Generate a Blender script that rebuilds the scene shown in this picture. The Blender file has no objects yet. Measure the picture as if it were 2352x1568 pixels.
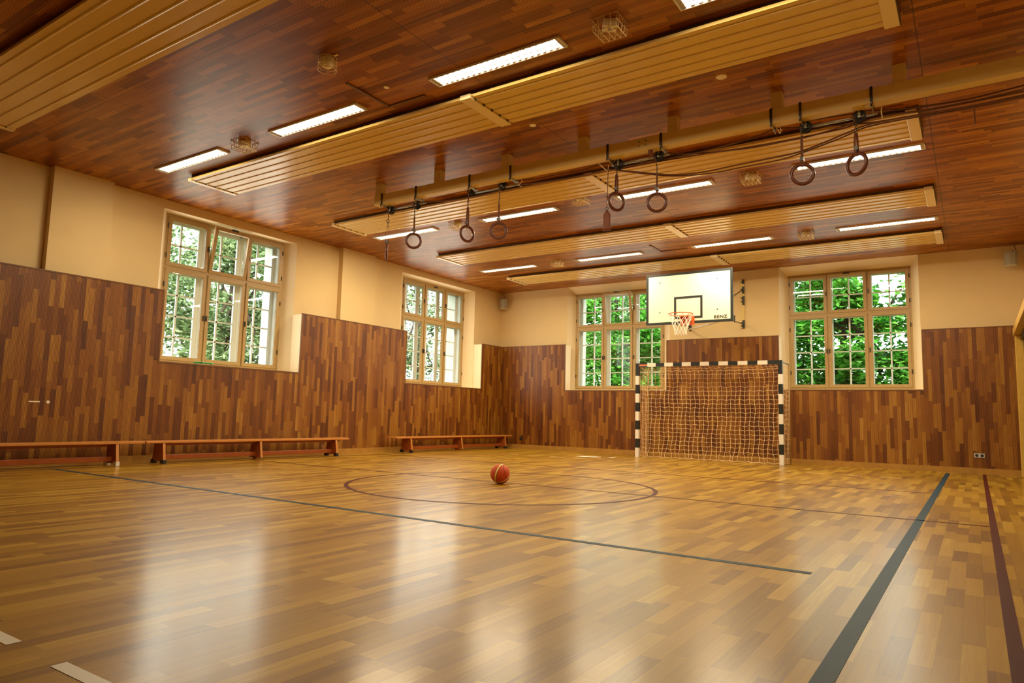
import bpy, math, random
from mathutils import Vector, Matrix
random.seed(7)
PI = math.pi
SC = bpy.context.scene
COL = SC.collection

# ------------------------------------------------------------------ room dimensions (metres)
XL, XC = -10.823, -10.558      # left plaster wall, face of its wood cladding
YB, YC = 15.51, 15.245         # back plaster wall, face of its wood cladding
XR, XRC = 0.92, 0.66           # right plaster wall, face of its wood cladding
YF = -3.2                      # wall behind the camera
H, HC = 4.202, 2.66            # ceiling, top of the cladding
WT = 0.78                      # wall thickness

# ------------------------------------------------------------------ helpers
class MB:
    def __init__(s, fn=None): s.v, s.f, s.fn = [], [], fn
    def add(s, vs, fs):
        b = len(s.v)
        s.v += [tuple(s.fn(*p)) if s.fn else tuple(p) for p in vs]
        s.f += [tuple(b+i for i in f) for f in fs]
        return s
    def box(s, x0, x1, y0, y1, z0, z1):
        vs = [(x, y, z) for x in (x0, x1) for y in (y0, y1) for z in (z0, z1)]
        return s.add(vs, [(0,1,3,2),(4,6,7,5),(0,4,5,1),(2,3,7,6),(0,2,6,4),(1,5,7,3)])
    def quad(s, a, b, c, d): return s.add([a,b,c,d], [(0,1,2,3)])
    def poly_prism(s, pts, d):   # pts: list of 3D points (planar), d: offset vector
        n = len(pts); d = Vector(d)
        vs = [Vector(p) for p in pts] + [Vector(p)+d for p in pts]
        return s.add(vs, [tuple(range(n))[::-1], tuple(range(n, 2*n))] + [(i,(i+1)%n,n+(i+1)%n,n+i) for i in range(n)])
    def tube(s, path, r, n=6, cyc=False, caps=True):
        P = [Vector(p) for p in path]; m = len(P)
        rr = r if isinstance(r, (list, tuple)) else [r]*m
        vs, fs, prev = [], [], None
        for i in range(m):
            if cyc: t = P[(i+1)%m]-P[i-1]
            else: t = P[min(i+1,m-1)]-P[max(i-1,0)]
            if t.length < 1e-9: t = Vector((0,0,1))
            t.normalize()
            if prev is None:
                a = t.orthogonal().normalized()
            else:
                a = prev - t*prev.dot(t)
                a = a.normalized() if a.length > 1e-6 else t.orthogonal().normalized()
            prev = a; b = t.cross(a)
            for k in range(n):
                g = 2*PI*k/n
                vs.append(P[i] + (a*math.cos(g)+b*math.sin(g))*rr[i])
        M = m if cyc else m-1
        for i in range(M):
            j = (i+1) % m
            for k in range(n):
                l = (k+1) % n
                fs.append((i*n+k, i*n+l, j*n+l, j*n+k))
        if not cyc and caps:
            fs.append(tuple(range(n))[::-1]); fs.append(tuple((m-1)*n+k for k in range(n)))
        return s.add(vs, fs)
    def cyl(s, p0, p1, r, n=16, r1=None):
        return s.tube([p0, p1], [r, r if r1 is None else r1], n)
    def torus(s, c, nrm, R, r, N=36, n=10):
        nrm = Vector(nrm).normalized(); a = nrm.orthogonal().normalized(); b = nrm.cross(a); c = Vector(c)
        return s.tube([c+(a*math.cos(2*PI*i/N)+b*math.sin(2*PI*i/N))*R for i in range(N)], r, n, True)
    def sphere(s, c, r, nu=32, nv=18):
        vs, fs = [], []
        for j in range(nv+1):
            t = PI*j/nv
            for i in range(nu):
                g = 2*PI*i/nu
                vs.append((c[0]+r*math.sin(t)*math.cos(g), c[1]+r*math.sin(t)*math.sin(g), c[2]+r*math.cos(t)))
        for j in range(nv):
            for i in range(nu):
                k = (i+1)%nu
                fs.append((j*nu+i, (j+1)*nu+i, (j+1)*nu+k, j*nu+k))
        return s.add(vs, fs)
    def build(s, name, mat, parent=None, smooth=False, label=None, bevel=0):
        loc = Vector((0,0,0)); q = parent
        while q is not None: loc += q.location; q = q.parent
        me = bpy.data.meshes.new(name)
        me.from_pydata([tuple(Vector(p)-loc) for p in s.v], [], s.f); me.update()
        o = bpy.data.objects.new(name, me); COL.objects.link(o)
        if mat: me.materials.append(mat)
        if parent is not None: o.parent = parent
        if smooth: me.polygons.foreach_set('use_smooth', [True]*len(me.polygons))
        if label: o['label'] = label
        if bevel:
            m = o.modifiers.new('bevel', 'BEVEL'); m.width = bevel; m.segments = 2; m.limit_method = 'ANGLE'
        return o

def thing(name, label, cat, loc=(0,0,0), group=None):
    o = bpy.data.objects.new(name, None); COL.objects.link(o)
    o.location = loc; o.empty_display_size = .1
    o['label'] = label; o['category'] = cat
    if group: o['group'] = group
    return o
def tag(o, label, cat, group=None):
    o['label'] = label; o['category'] = cat
    if group: o['group'] = group
    return o
def struct(o): o['kind'] = 'structure'; return o
def sroot(name, loc=(0,0,0)):
    o = bpy.data.objects.new(name, None); COL.objects.link(o); o.location = loc
    o['kind'] = 'structure'; return o
def copy_tree(o, parent=None):
    c = o.copy(); COL.objects.link(c); c.parent = parent
    for ch in list(o.children): copy_tree(ch, c)
    return c
def dup(o, loc, label):
    c = copy_tree(o); c.location = loc; c['label'] = label
    return c

# ------------------------------------------------------------------ materials
class NT:
    def __init__(s, name):
        s.m = bpy.data.materials.new(name); s.m.use_nodes = True
        s.t = s.m.node_tree; s.N = s.t.nodes; s.b = s.N['Principled BSDF']; s.out = s.N['Material Output']
    def n(s, typ, **k):
        o = s.N.new(typ)
        for a, v in k.items(): setattr(o, a, v)
        return o
    def l(s, a, b): s.t.links.new(a, b)
    def math(s, op, a, b=None, c=None):
        o = s.n('ShaderNodeMath', operation=op)
        for i, v in enumerate((a, b, c)):
            if v is None: continue
            if isinstance(v, (int, float)): o.inputs[i].default_value = v
            else: s.l(v, o.inputs[i])
        return o.outputs[0]
    def set(s, **k):
        for a, v in k.items():
            s.b.inputs[a.replace('_', ' ')].default_value = v
def C4(c): return (c[0], c[1], c[2], 1)

def plain(name, col, rough=.5, metal=0, spec=.5, noise=0, nscale=30, bump=0):
    t = NT(name)
    t.set(Base_Color=C4(col), Roughness=rough, Metallic=metal)
    t.b.inputs['Specular IOR Level'].default_value = spec
    nz = t.n('ShaderNodeTexNoise'); nz.inputs['Scale'].default_value = nscale; nz.inputs['Detail'].default_value = 3
    g = t.n('ShaderNodeNewGeometry'); t.l(g.outputs['Position'], nz.inputs['Vector'])
    if noise:
        mx = t.n('ShaderNodeMix', data_type='RGBA')
        mx.inputs[6].default_value = C4([c*(1-noise) for c in col]); mx.inputs[7].default_value = C4([min(1, c*(1+noise)) for c in col])
        t.l(nz.outputs[0], mx.inputs[0]); t.l(mx.outputs[2], t.b.inputs['Base Color'])
    if bump:
        bp = t.n('ShaderNodeBump'); bp.inputs['Strength'].default_value = bump; bp.inputs['Distance'].default_value = .002
        t.l(nz.outputs[0], bp.inputs['Height']); t.l(bp.outputs[0], t.b.inputs['Normal'])
    return t.m

def strips(name, along, across, w, L, ramp, rough, groove=0, gdark=.4, grain=1., contrast=1., seam=.5, coat=0, coat_r=.2, spec=.5, panel=None):
    """Wooden strips: axis names 'x','y','z'; every strip piece gets its own tone."""
    t = NT(name); g = t.n('ShaderNodeNewGeometry'); sp = t.n('ShaderNodeSeparateXYZ')
    t.l(g.outputs['Position'], sp.inputs[0]); ax = {'x':0,'y':1,'z':2}
    a, c = sp.outputs[ax[along]], sp.outputs[ax[across]]
    cw = t.math('DIVIDE', c, w); row = t.math('FLOOR', cw); fr = t.math('FRACT', cw)
    wn = t.n('ShaderNodeTexWhiteNoise', noise_dimensions='1D'); t.l(row, wn.inputs['W'])
    Lr = t.math('MULTIPLY_ADD', wn.outputs['Value'], .7*L, .65*L)
    v = t.math('ADD', t.math('DIVIDE', a, Lr), t.math('MULTIPLY', wn.outputs['Value'], 91.7))
    cell = t.math('FLOOR', v); fv = t.math('FRACT', v)
    cb = t.n('ShaderNodeCombineXYZ'); t.l(row, cb.inputs[0]); t.l(cell, cb.inputs[1])
    w2 = t.n('ShaderNodeTexWhiteNoise', noise_dimensions='2D'); t.l(cb.outputs[0], w2.inputs['Vector'])
    # grain: noise stretched along the strip
    mp = t.n('ShaderNodeCombineXYZ')
    t.l(t.math('MULTIPLY', a, 2.2), mp.inputs[0]); t.l(t.math('MULTIPLY', c, 60.), mp.inputs[1]); t.l(t.math('MULTIPLY', w2.outputs['Value'], 40.), mp.inputs[2])
    nz = t.n('ShaderNodeTexNoise'); nz.inputs['Scale'].default_value = 1.; nz.inputs['Detail'].default_value = 4; nz.inputs['Distortion'].default_value = .6
    t.l(mp.outputs[0], nz.inputs['Vector'])
    big = t.n('ShaderNodeTexNoise'); big.inputs['Scale'].default_value = .45; big.inputs['Detail'].default_value = 2
    t.l(g.outputs['Position'], big.inputs['Vector'])
    f = t.math('ADD', t.math('MULTIPLY_ADD', w2.outputs['Value'], contrast, .5-.5*contrast), t.math('MULTIPLY', t.math('SUBTRACT', nz.outputs[0], .5), .55*grain))
    f = t.math('ADD', f, t.math('MULTIPLY', t.math('SUBTRACT', big.outputs[0], .5), .35))
    cr = t.n('ShaderNodeValToRGB'); e = cr.color_ramp.elements
    e[0].position, e[0].color = ramp[0][0], C4(ramp[0][1]); e[1].position, e[1].color = ramp[-1][0], C4(ramp[-1][1])
    for p_, c_ in ramp[1:-1]:
        q = e.new(p_); q.color = C4(c_)
    t.l(f, cr.inputs[0])
    # dark joints and acoustic grooves
    s1 = t.math('LESS_THAN', t.math('ABSOLUTE', t.math('SUBTRACT', fr, .5)), .5-.018)
    s2 = t.math('GREATER_THAN', fv, .006)
    k = t.math('MULTIPLY_ADD', t.math('MULTIPLY', s1, s2), seam, 1-seam)
    hgt = None
    if groove:
        gf = t.math('FRACT', t.math('DIVIDE', c, groove))
        gm = t.math('GREATER_THAN', gf, .42)
        k = t.math('MULTIPLY', k, t.math('MULTIPLY_ADD', gm, 1-gdark, gdark))
    if panel:
        pa = t.math('GREATER_THAN', t.math('FRACT', t.math('DIVIDE', t.math('ADD', a, panel[2]), panel[0])), .012/panel[0])
        pc = t.math('GREATER_THAN', t.math('FRACT', t.math('DIVIDE', t.math('ADD', c, panel[3]), panel[1])), .012/panel[1])
        k = t.math('MULTIPLY', k, t.math('MULTIPLY_ADD', t.math('MULTIPLY', pa, pc), .55, .45))
    mx = t.n('ShaderNodeMix', data_type='RGBA', blend_type='MULTIPLY'); mx.inputs[0].default_value = 1
    cc = t.n('ShaderNodeCombineColor'); [t.l(k, cc.inputs[i]) for i in range(3)]
    t.l(cr.outputs[0], mx.inputs[6]); t.l(cc.outputs[0], mx.inputs[7]); t.l(mx.outputs[2], t.b.inputs['Base Color'])
    t.l(t.math('MULTIPLY_ADD', nz.outputs[0], .12, rough-.06), t.b.inputs['Roughness'])
    t.b.inputs['Specular IOR Level'].default_value = spec
    if coat:
        t.set(Coat_Weight=coat, Coat_Roughness=coat_r)
    return t.m

WOODR = [(0.0, (0.0809, 0.0157, 0.0011)), (0.3, (0.1911, 0.0536, 0.0038)), (0.6, (0.294, 0.1012, 0.0076)), (0.85, (0.3896, 0.1632, 0.0151)), (1.1, (0.4998, 0.2481, 0.0378))]
CEILR = [(0.0, (0.1746, 0.0354, 0.002)), (0.35, (0.3493, 0.0979, 0.0051)), (0.65, (0.4802, 0.1539, 0.009)), (0.9, (0.6111, 0.2332, 0.0166)), (1.1, (0.7421, 0.3452, 0.0385))]
FLOORR = [(0.0, (0.1717, 0.0758, 0.0033)), (0.3, (0.3004, 0.1551, 0.0079)), (0.6, (0.3949, 0.2153, 0.0125)), (0.85, (0.4807, 0.2843, 0.0224)), (1.1, (0.5665, 0.3704, 0.0462))]
M = {}
M['floor'] = strips('oak_parquet', 'y', 'x', .079, .62, FLOORR, .42, coat=.6, coat_r=.19, seam=.18, grain=1.1, contrast=.85, spec=.2)
M['ceiling'] = strips('ceiling_slats', 'x', 'y', .066, .6, CEILR, .33, groove=.0165, gdark=.36, contrast=.78, spec=.3, panel=(3.75, .61, .3, .12))
M['clad_left'] = strips('cladding_slats_left', 'z', 'y', .066, .55, WOODR, .42, groove=.0165, gdark=.45, contrast=.75)
M['clad_back'] = strips('cladding_slats_back', 'z', 'x', .066, .55, WOODR, .42, groove=.0165, gdark=.45, contrast=.75)
M['plaster'] = plain('cream_plaster', (.74,.56,.29), .85, noise=.06, nscale=2.5, bump=.15)
M['reveal'] = plain('cream_reveal_paint', (.80,.66,.42), .6, noise=.03, nscale=3)
M['trim'] = plain('dark_wood_trim', (.16,.06,.012), .45, noise=.25, nscale=14)
M['base'] = plain('oak_baseboard', (.40,.20,.035), .4, noise=.25, nscale=9)
M['panel'] = plain('cream_panel_metal', (.78,.56,.20), .2, spec=.6)
M['panel_end'] = plain('cover_metal_painted_sheen', (.88,.72,.42), .2, spec=.6)  # window sheen put into the cover colour, lighter than the panel sheets
M['panel_side'] = plain('panel_shadow_gap', (.10,.06,.02), .7)  # shade of the panel gaps put into the colour of rails and stubs
M['beam'] = plain('cream_beam_paint', (.74,.55,.19), .4, noise=.05, nscale=20)
M['sash'] = plain('tan_window_paint', (.44,.30,.12), .4, noise=.12, nscale=18)
M['white_frame'] = plain('white_window_paint', (.86,.88,.86), .4)
M['outer_wall'] = plain('pale_render', (.85,.80,.72), .9, noise=.05, nscale=4)
M['steel'] = plain('galvanised_steel', (.36,.33,.27), .35, metal=.8, noise=.2, nscale=40)
M['dark_steel'] = plain('dark_steel', (.06,.055,.05), .4, metal=.6, noise=.2, nscale=40)
M['black'] = plain('black_rubber', (.018,.017,.016), .55)
M['rope'] = plain('brown_rope', (.16,.06,.022), .9, noise=.5, nscale=260, bump=.6)
M['strap'] = plain('leather_strap', (.17,.055,.02), .7, noise=.3, nscale=90)
M['ring'] = plain('brown_wooden_ring', (.12,.028,.012), .35, noise=.2, nscale=40)
M['wire'] = plain('cream_wire', (.85,.68,.36), .45)
M['white_plastic'] = plain('white_plastic', (.88,.80,.58), .45)
M['bench'] = plain('orange_bench_varnish', (.33,.075,.012), .3, noise=.25, nscale=10)
M['bench_top'] = plain('light_bench_edge', (.55,.22,.045), .3, noise=.2, nscale=10)
M['white_paint'] = plain('white_lacquer', (.82,.76,.66), .35)
M['black_paint'] = plain('black_lacquer', (.014,.018,.018), .35)
M['board'] = plain('white_backboard', (.84,.78,.62), .3, noise=.02, nscale=2)
M['orange'] = plain('orange_rim_lacquer', (.72,.13,.025), .35)
M['net'] = plain('white_cord', (.84,.80,.70), .8)
M['goal_net'] = plain('beige_net_cord', (.92,.68,.36), .8)
M['red'] = plain('red_tape', (.75,.20,.10), .5)
M['line_blue'] = plain('dark_blue_line_paint', (.006,.042,.075), .45, spec=.12, noise=.15, nscale=6)
M['line_red'] = plain('dark_red_line_paint', (.075,.010,.007), .45, spec=.12, noise=.15, nscale=6)
M['tape'] = plain('white_floor_marking', (.88,.84,.72), .4)
M['pale_line'] = plain('pale_line_paint', (.70,.48,.20), .4)
M['speaker'] = plain('speaker_cabinet', (.55,.50,.38), .5)
M['grille'] = plain('speaker_grille', (.34,.31,.22), .6, noise=.3, nscale=400)
M['outlet'] = plain('grey_outlet_plastic', (.45,.44,.40), .45)
M['green_cord'] = plain('green_cord', (.03,.42,.12), .6)
M['yellow_wood'] = plain('yellow_door_casing', (.62,.36,.06), .4, noise=.15, nscale=8)
M['door_green'] = plain('dark_green_door', (.02,.055,.03), .5, noise=.3, nscale=25)
M['lawn'] = plain('lawn_grass', (.05,.10,.02), .95, noise=.4, nscale=3)
M['bark'] = plain('tree_bark', (.055,.035,.02), .9, noise=.4, nscale=9)
M['weight'] = plain('brown_leather_weight', (.18,.045,.014), .6, noise=.25, nscale=25)

def glass_mat():
    t = NT('window_glass'); t.N.remove(t.b)
    tr = t.n('ShaderNodeBsdfTransparent'); tr.inputs[0].default_value = (.97,.985,.975,1)
    gl = t.n('ShaderNodeBsdfGlossy'); gl.inputs['Roughness'].default_value = .02; gl.inputs[0].default_value = (1,1,1,1)
    lw = t.n('ShaderNodeLayerWeight'); fac = t.math('MULTIPLY_ADD', t.math('POWER', lw.outputs['Facing'], 4.), .4, .015)
    mx = t.n('ShaderNodeMixShader'); t.l(fac, mx.inputs[0]); t.l(tr.outputs[0], mx.inputs[1]); t.l(gl.outputs[0], mx.inputs[2])
    t.l(mx.outputs[0], t.out.inputs[0]); return t.m
M['glass'] = glass_mat()
def emit_mat(name, col, s):
    t = NT(name); t.set(Base_Color=C4((.8,.8,.8)), Roughness=.4); t.b.inputs['Emission Color'].default_value = C4(col); t.b.inputs['Emission Strength'].default_value = s
    return t.m
LAMP = 6.5
M['lamp'] = emit_mat('fluorescent_tube_glow', (1.,.95,.82), LAMP)
M['louver_shade'] = plain('shaded_reflector', (.5,.42,.3), .4)  # tan tone stands for shade between the bright reflector scallops
M['louver'] = plain('white_louver', (.9,.88,.8), .25, spec=.6)
def leaf_mat(name, c0, c1, c2):
    t = NT(name)
    oi = t.n('ShaderNodeNewGeometry'); wn = t.n('ShaderNodeTexNoise'); wn.inputs['Scale'].default_value = 2.1; wn.inputs['Detail'].default_value = 5
    t.l(oi.outputs['Position'], wn.inputs['Vector'])
    rp = t.n('ShaderNodeValToRGB'); e = rp.color_ramp.elements
    e[0].position, e[0].color = .3, C4(c0); e[1].position, e[1].color = .72, C4(c2); q = e.new(.5); q.color = C4(c1)
    ad = t.math('ADD', wn.outputs[0], t.math('MULTIPLY', t.math('SUBTRACT', oi.outputs['Random Per Island'], .5), .5))
    t.l(ad, rp.inputs[0]); t.l(rp.outputs[0], t.b.inputs['Base Color'])
    t.set(Roughness=.5)
    tl = t.n('ShaderNodeBsdfTranslucent'); t.l(rp.outputs[0], tl.inputs[0])
    mx = t.n('ShaderNodeMixShader'); mx.inputs[0].default_value = .45
    t.l(t.b.outputs[0], mx.inputs[1]); t.l(tl.outputs[0], mx.inputs[2]); t.l(mx.outputs[0], t.out.inputs[0])
    return t.m
M['leaf_bright'] = leaf_mat('bright_green_leaves', (.015,.10,.008), (.06,.33,.02), (.26,.62,.09))
M['leaf_pale'] = leaf_mat('pale_green_leaves', (.07,.13,.04), (.20,.31,.12), (.46,.55,.28))

def ball_mat():
    t = NT('basketball_leather'); tc = t.n('ShaderNodeTexCoord'); nm = t.n('ShaderNodeVectorMath', operation='NORMALIZE')
    t.l(tc.outputs['Object'], nm.inputs[0])
    def dist(nv, off):
        d = t.n('ShaderNodeVectorMath', operation='DOT_PRODUCT'); t.l(nm.outputs[0], d.inputs[0]); d.inputs[1].default_value = Vector(nv).normalized()
        return t.math('ABSOLUTE', t.math('SUBTRACT', d.outputs['Value'], off))
    d1, d2, d3 = dist(BALL_N1, .0), dist(BALL_N2, -.0), dist(BALL_N3, .62)
    def below(d, w): return t.math('LESS_THAN', d, w)
    col = None
    def mix(fac, c, prev):
        m = t.n('ShaderNodeMix', data_type='RGBA'); t.l(fac, m.inputs[0])
        if isinstance(prev, tuple): m.inputs[6].default_value = C4(prev)
        else: t.l(prev, m.inputs[6])
        m.inputs[7].default_value = C4(c); return m.outputs[2]
    col = mix(below(d3, .022), (.14,.025,.01), (.52,.07,.014))
    col = mix(below(d2, .11), (.05,.02,.01), col); col = mix(below(d2, .075), (.85,.55,.34), col)
    col = mix(below(d1, .135), (.035,.015,.01), col); col = mix(below(d1, .09), (.80,.50,.12), col)
    t.l(col, t.b.inputs['Base Color']); t.set(Roughness=.55); t.b.inputs['Specular IOR Level'].default_value = .25
    vz = t.n('ShaderNodeTexVoronoi'); vz.inputs['Scale'].default_value = 220; t.l(tc.outputs['Object'], vz.inputs['Vector'])
    bp = t.n('ShaderNodeBump'); bp.inputs['Strength'].default_value = .3; bp.inputs['Distance'].default_value = .001
    t.l(vz.outputs['Distance'], bp.inputs['Height']); t.l(bp.outputs[0], t.b.inputs['Normal'])
    return t.m

# ------------------------------------------------------------------ camera
yaw, pit, rol, FPX = 0.5922, 0.10723, 0.024729, 1581.43
fwd = Vector((-math.sin(yaw)*math.cos(pit), math.cos(yaw)*math.cos(pit), math.sin(pit)))
r0 = Vector((math.cos(yaw), math.sin(yaw), 0)); u0 = r0.cross(fwd)
rv = r0*math.cos(rol)+u0*math.sin(rol); uv = -r0*math.sin(rol)+u0*math.cos(rol)
CAM = Vector((0, 0, .8386))
cd = bpy.data.cameras.new('camera'); co = bpy.data.objects.new('camera', cd); COL.objects.link(co)
cd.sensor_width = 36; cd.lens = FPX/2352*36; cd.clip_start = .02; cd.clip_end = 200
mw = Matrix((( rv.x, uv.x, -fwd.x, CAM.x), (rv.y, uv.y, -fwd.y, CAM.y), (rv.z, uv.z, -fwd.z, CAM.z), (0,0,0,1)))
co.matrix_world = mw
SC.camera = co

# ------------------------------------------------------------------ floor with its painted lines
fl = struct(MB().box(XL-.02, XR+.1, YF-.02, YB+.02, -.12, 0).build('floor', M['floor']))
def fline(name, x0, x1, y0, y1, mat, label):
    return MB().box(x0, x1, y0, y1, .0002, .0016).build(name, mat, fl, label=label)
fline('side_line', -.485, -.415, 1.0, 14.85, M['line_blue'], 'wide dark blue side line on the right')
fline('side_line', .066, .118, 1.2, 15.05, M['line_red'], 'wide dark red outer side line at the right edge')
fline('cross_line', -10.1, -.80, 4.225, 4.285, M['line_blue'], 'dark blue line crossing the hall in front')
fline('cross_line', -10.1, .06, 7.23, 7.275, M['line_red'], 'dark red middle line under the ball')
fline('cross_line', -10.1, -.50, 10.20, 10.245, M['line_red'], 'thin dark red cross line behind the circle')
fline('side_line', -10.03, -9.98, 1.0, 15.0, M['line_red'], 'dark red side line along the benches')
for i in range(14):
    x = -8.6+.56*i
    fline('line_dash', x, x+.30, 12.66, 12.70, M['pale_line'], 'pale dash of the dashed goal line')
R0, CX, CY = 1.83, -4.80, 6.98
cm = MB(); NS = 120
for i in range(NS):
    a, b = 2*PI*i/NS, 2*PI*(i+1)/NS
    cm.quad(*[(CX+r*math.cos(g), CY+r*math.sin(g), .0018) for r, g in ((R0-.025,a),(R0+.025,a),(R0+.025,b),(R0-.025,b))])
cm.build('center_circle', M['line_red'], fl, label='dark red center circle around the ball')
for x0, x1 in ((-3.40, -2.84), (-2.505, -1.95)):
    fline('white_tape_dash', x0, x1, 1.108, 1.158, M['tape'], 'white tape dash at the lower left')
for x0, x1, y0 in ((-7.22, -6.97, 13.30), (-6.95, -6.74, 13.34), (-6.52, -6.42, 13.42)):
    fline('white_floor_mark', x0, x1, y0, y0+.26, M['tape'], 'short white mark near the back wall')  # plain white rectangles on the floor

# ------------------------------------------------------------------ ceiling
ce = struct(MB().box(XL-.9, XR+.1, YF-.1, YB+.9, H, H+.12).build('ceiling', M['ceiling']))
MB().cyl((-4.955,4.912,H-.006), (-4.955,4.912,H), .03, 16).build('cap', M['white_plastic'], ce, label='small round white cap in the hatch')
MB().cyl((-4.143,6.481,H-.006), (-4.143,6.481,H), .04, 16).build('cap', M['white_plastic'], ce, label='small round cap beside the heating panel')
MB().tube([(-1.948,6.473,H-.004),(-1.948,6.473,H-.003),(-1.948,6.473,H)], [.02,.05,.055], 9).build('scuff_mark', M['white_plastic'], ce, label='pale crumbly plaster spot on the ceiling')
for hx0, hx1, hy0, hy1 in ((-5.24,-4.72,4.63,5.25), (-5.13,-4.59,12.36,12.93)):
    m = MB().box(hx0-.02, hx0+.012, hy0, hy1, H-.012, H+.001).box(hx0-.02, hx1, hy1-.012, hy1+.03, H-.012, H+.001)
    ht = m.build('access_hatch', M['trim'], ce, label='square ceiling hatch with dark red-brown edge')

# ------------------------------------------------------------------ walls with window openings
# window records: along-wall opening in plaster, frame rectangle, bottom and top heights
def mapL(u, v, w): return (XL-w, u, v)     # left wall: u = y, v = z, w outwards
def mapB(u, v, w): return (u, YB+w, v)     # back wall
WIN = [
 dict(n=1, map=mapL, p=(5.87,8.53), f=(6.03,8.385), pz=(1.55,4.055), fz=(1.58,4.045), tilt=.17),
 dict(n=2, map=mapL, p=(11.50,14.295), f=(11.735,14.095), pz=(1.50,4.06), fz=(1.54,4.005), tilt=0),
 dict(n=3, map=mapB, p=(-8.72,-5.94), f=(-8.575,-6.14), pz=(1.50,4.2015), fz=(1.545,4.032), tilt=.16),
 dict(n=4, map=mapB, p=(-3.455,-.822), f=(-3.31,-.965), pz=(1.51,4.2015), fz=(1.555,4.032), tilt=.05),
]
def wall_with_windows(name, u0, u1, fn, wins):
    m = MB(fn); us = u0
    z0, z1 = 0, H
    for W in wins:
        p, f, pz, fz = W['p'], W['f'], W['pz'], W['fz']
        m.quad((us,z0,0),(p[0],z0,0),(p[0],z1,0),(us,z1,0))
        m.quad((p[0],z0,0),(p[1],z0,0),(p[1],pz[0],0),(p[0],pz[0],0))
        if pz[1] < z1-.002: m.quad((p[0],pz[1],0),(p[1],pz[1],0),(p[1],z1,0),(p[0],z1,0))
        us = p[1]
    m.quad((us,z0,0),(u1,z0,0),(u1,z1,0),(us,z1,0))
    o = struct(m.build(name, M['plaster']))
    r = MB(fn); t = MB(fn); us = u0
    for W in wins:
        p, f, pz, fz = W['p'], W['f'], W['pz'], W['fz']
        a = [(p[0],pz[0],0),(p[1],pz[0],0),(p[1],pz[1],0),(p[0],pz[1],0)]
        b = [(f[0],fz[0],.2),(f[1],fz[0],.2),(f[1],fz[1],.2),(f[0],fz[1],.2)]
        c = [(f[0],fz[0],.45),(f[1],fz[0],.45),(f[1],fz[1],.45),(f[0],fz[1],.45)]
        d = [(f[0],fz[0],WT),(f[1],fz[0],WT),(f[1],fz[1],WT),(f[0],fz[1],WT)]
        for i in range(4):
            j = (i+1)%4
            r.quad(a[i],a[j],b[j],b[i]); t.quad(c[i],c[j],d[j],d[i])
        # outer face
        t.quad((us,z0,WT),(f[0],z0,WT),(f[0],z1,WT),(us,z1,WT))
        t.quad((f[0],z0,WT),(f[1],z0,WT),(f[1],fz[0],WT),(f[0],fz[0],WT))
        t.quad((f[0],fz[1],WT),(f[1],fz[1],WT),(f[1],z1,WT),(f[0],z1,WT))
        us = f[1]
    t.quad((us,z0,WT),(u1,z0,WT),(u1,z1,WT),(us,z1,WT))
    r.build('window_reveal', M['reveal'], o, label='splayed cream window reveals')
    t.build('outer_masonry', M['outer_wall'], o, label='pale outer masonry beyond the glass')
    return o
wl = wall_with_windows('wall_left', YF, YB+WT, mapL, WIN[:2])
wb = wall_with_windows('wall_back', XL-WT, XR+.1, mapB, WIN[2:])
struct(MB().box(XR, XR+.1, YF, YB, 0, H).build('wall_right', M['plaster']))
struct(MB().box(XL, XR, YF-.1, YF, 0, H).build('wall_front', M['plaster']))
for y0, y1 in ((4.2, 5.02), (9.6, 10.55)):
    MB().box(XL-.01, XL+.12, y0, y1, 2.2, H).build('pilaster', M['plaster'], wl, label='shallow plaster pilaster above the cladding')

def cladding(wall, fn, u0, u1, cuts, mat, dep):
    m = MB(fn); tr = MB(fn); rt = MB(fn); us = u0
    T = .022
    for c0, c1, z in cuts:
        m.box(us, c0, 0, HC, -dep, 0); m.box(c0, c1, 0, z, -dep, 0)
        tr.box(us, c0+.0, HC, HC+.018, -dep-.006, -dep+.03)
        tr.box(c0-T, c0+.004, z, HC, -dep-.004, -dep+.02); tr.box(c1-.004, c1+T, z, HC, -dep-.004, -dep+.02)
        tr.box(c0-T, c1+T, z-.02, z+.006, -dep-.006, -dep+.05)
        rt.box(c0, c0+.006, z, HC, -dep+.012, 0); rt.box(c1-.006, c1, z, HC, -dep+.012, 0); rt.box(c0, c1, z, z+.006, -dep+.03, 0)
        us = c1
    m.box(us, u1, 0, HC, -dep, 0); tr.box(us, u1, HC, HC+.018, -dep-.006, -dep+.03)
    o = m.build('wood_cladding', mat, wall, label='grooved reddish-brown wood strip cladding')
    tr.build('cladding_trim', M['trim'], o); rt.build('cutout_return', M['reveal'], o, label='cream painted side of the window cutout')
    return o
cl = cladding(wl, mapL, YF, YB, [(5.84,8.53,1.545),(11.46,14.31,1.505)], M['clad_left'], XC-XL)
cb_ = cladding(wb, mapB, XL, XR, [(-8.61,-5.915,1.505),(-3.42,-.795,1.52)], M['clad_back'], YB-YC)
MB().box(XC, XC+.004, 4.10, 4.235, .862, .878).build('scuff_mark', M['white_plastic'], cl, label='pale horizontal chip in the cladding')
MB().cyl((XC, 4.335, .868), (XC+.006, 4.335, .868), .022, 12).build('scuff_mark', M['white_plastic'], cl, label='round pale spot in the cladding')
struct(MB().box(XC, XC+.018, YF, YC, 0, .10).build('baseboard_left', M['base']))
struct(MB().box(XC, XRC, YC-.018, YC, 0, .10).build('baseboard_back', M['base']))
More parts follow.
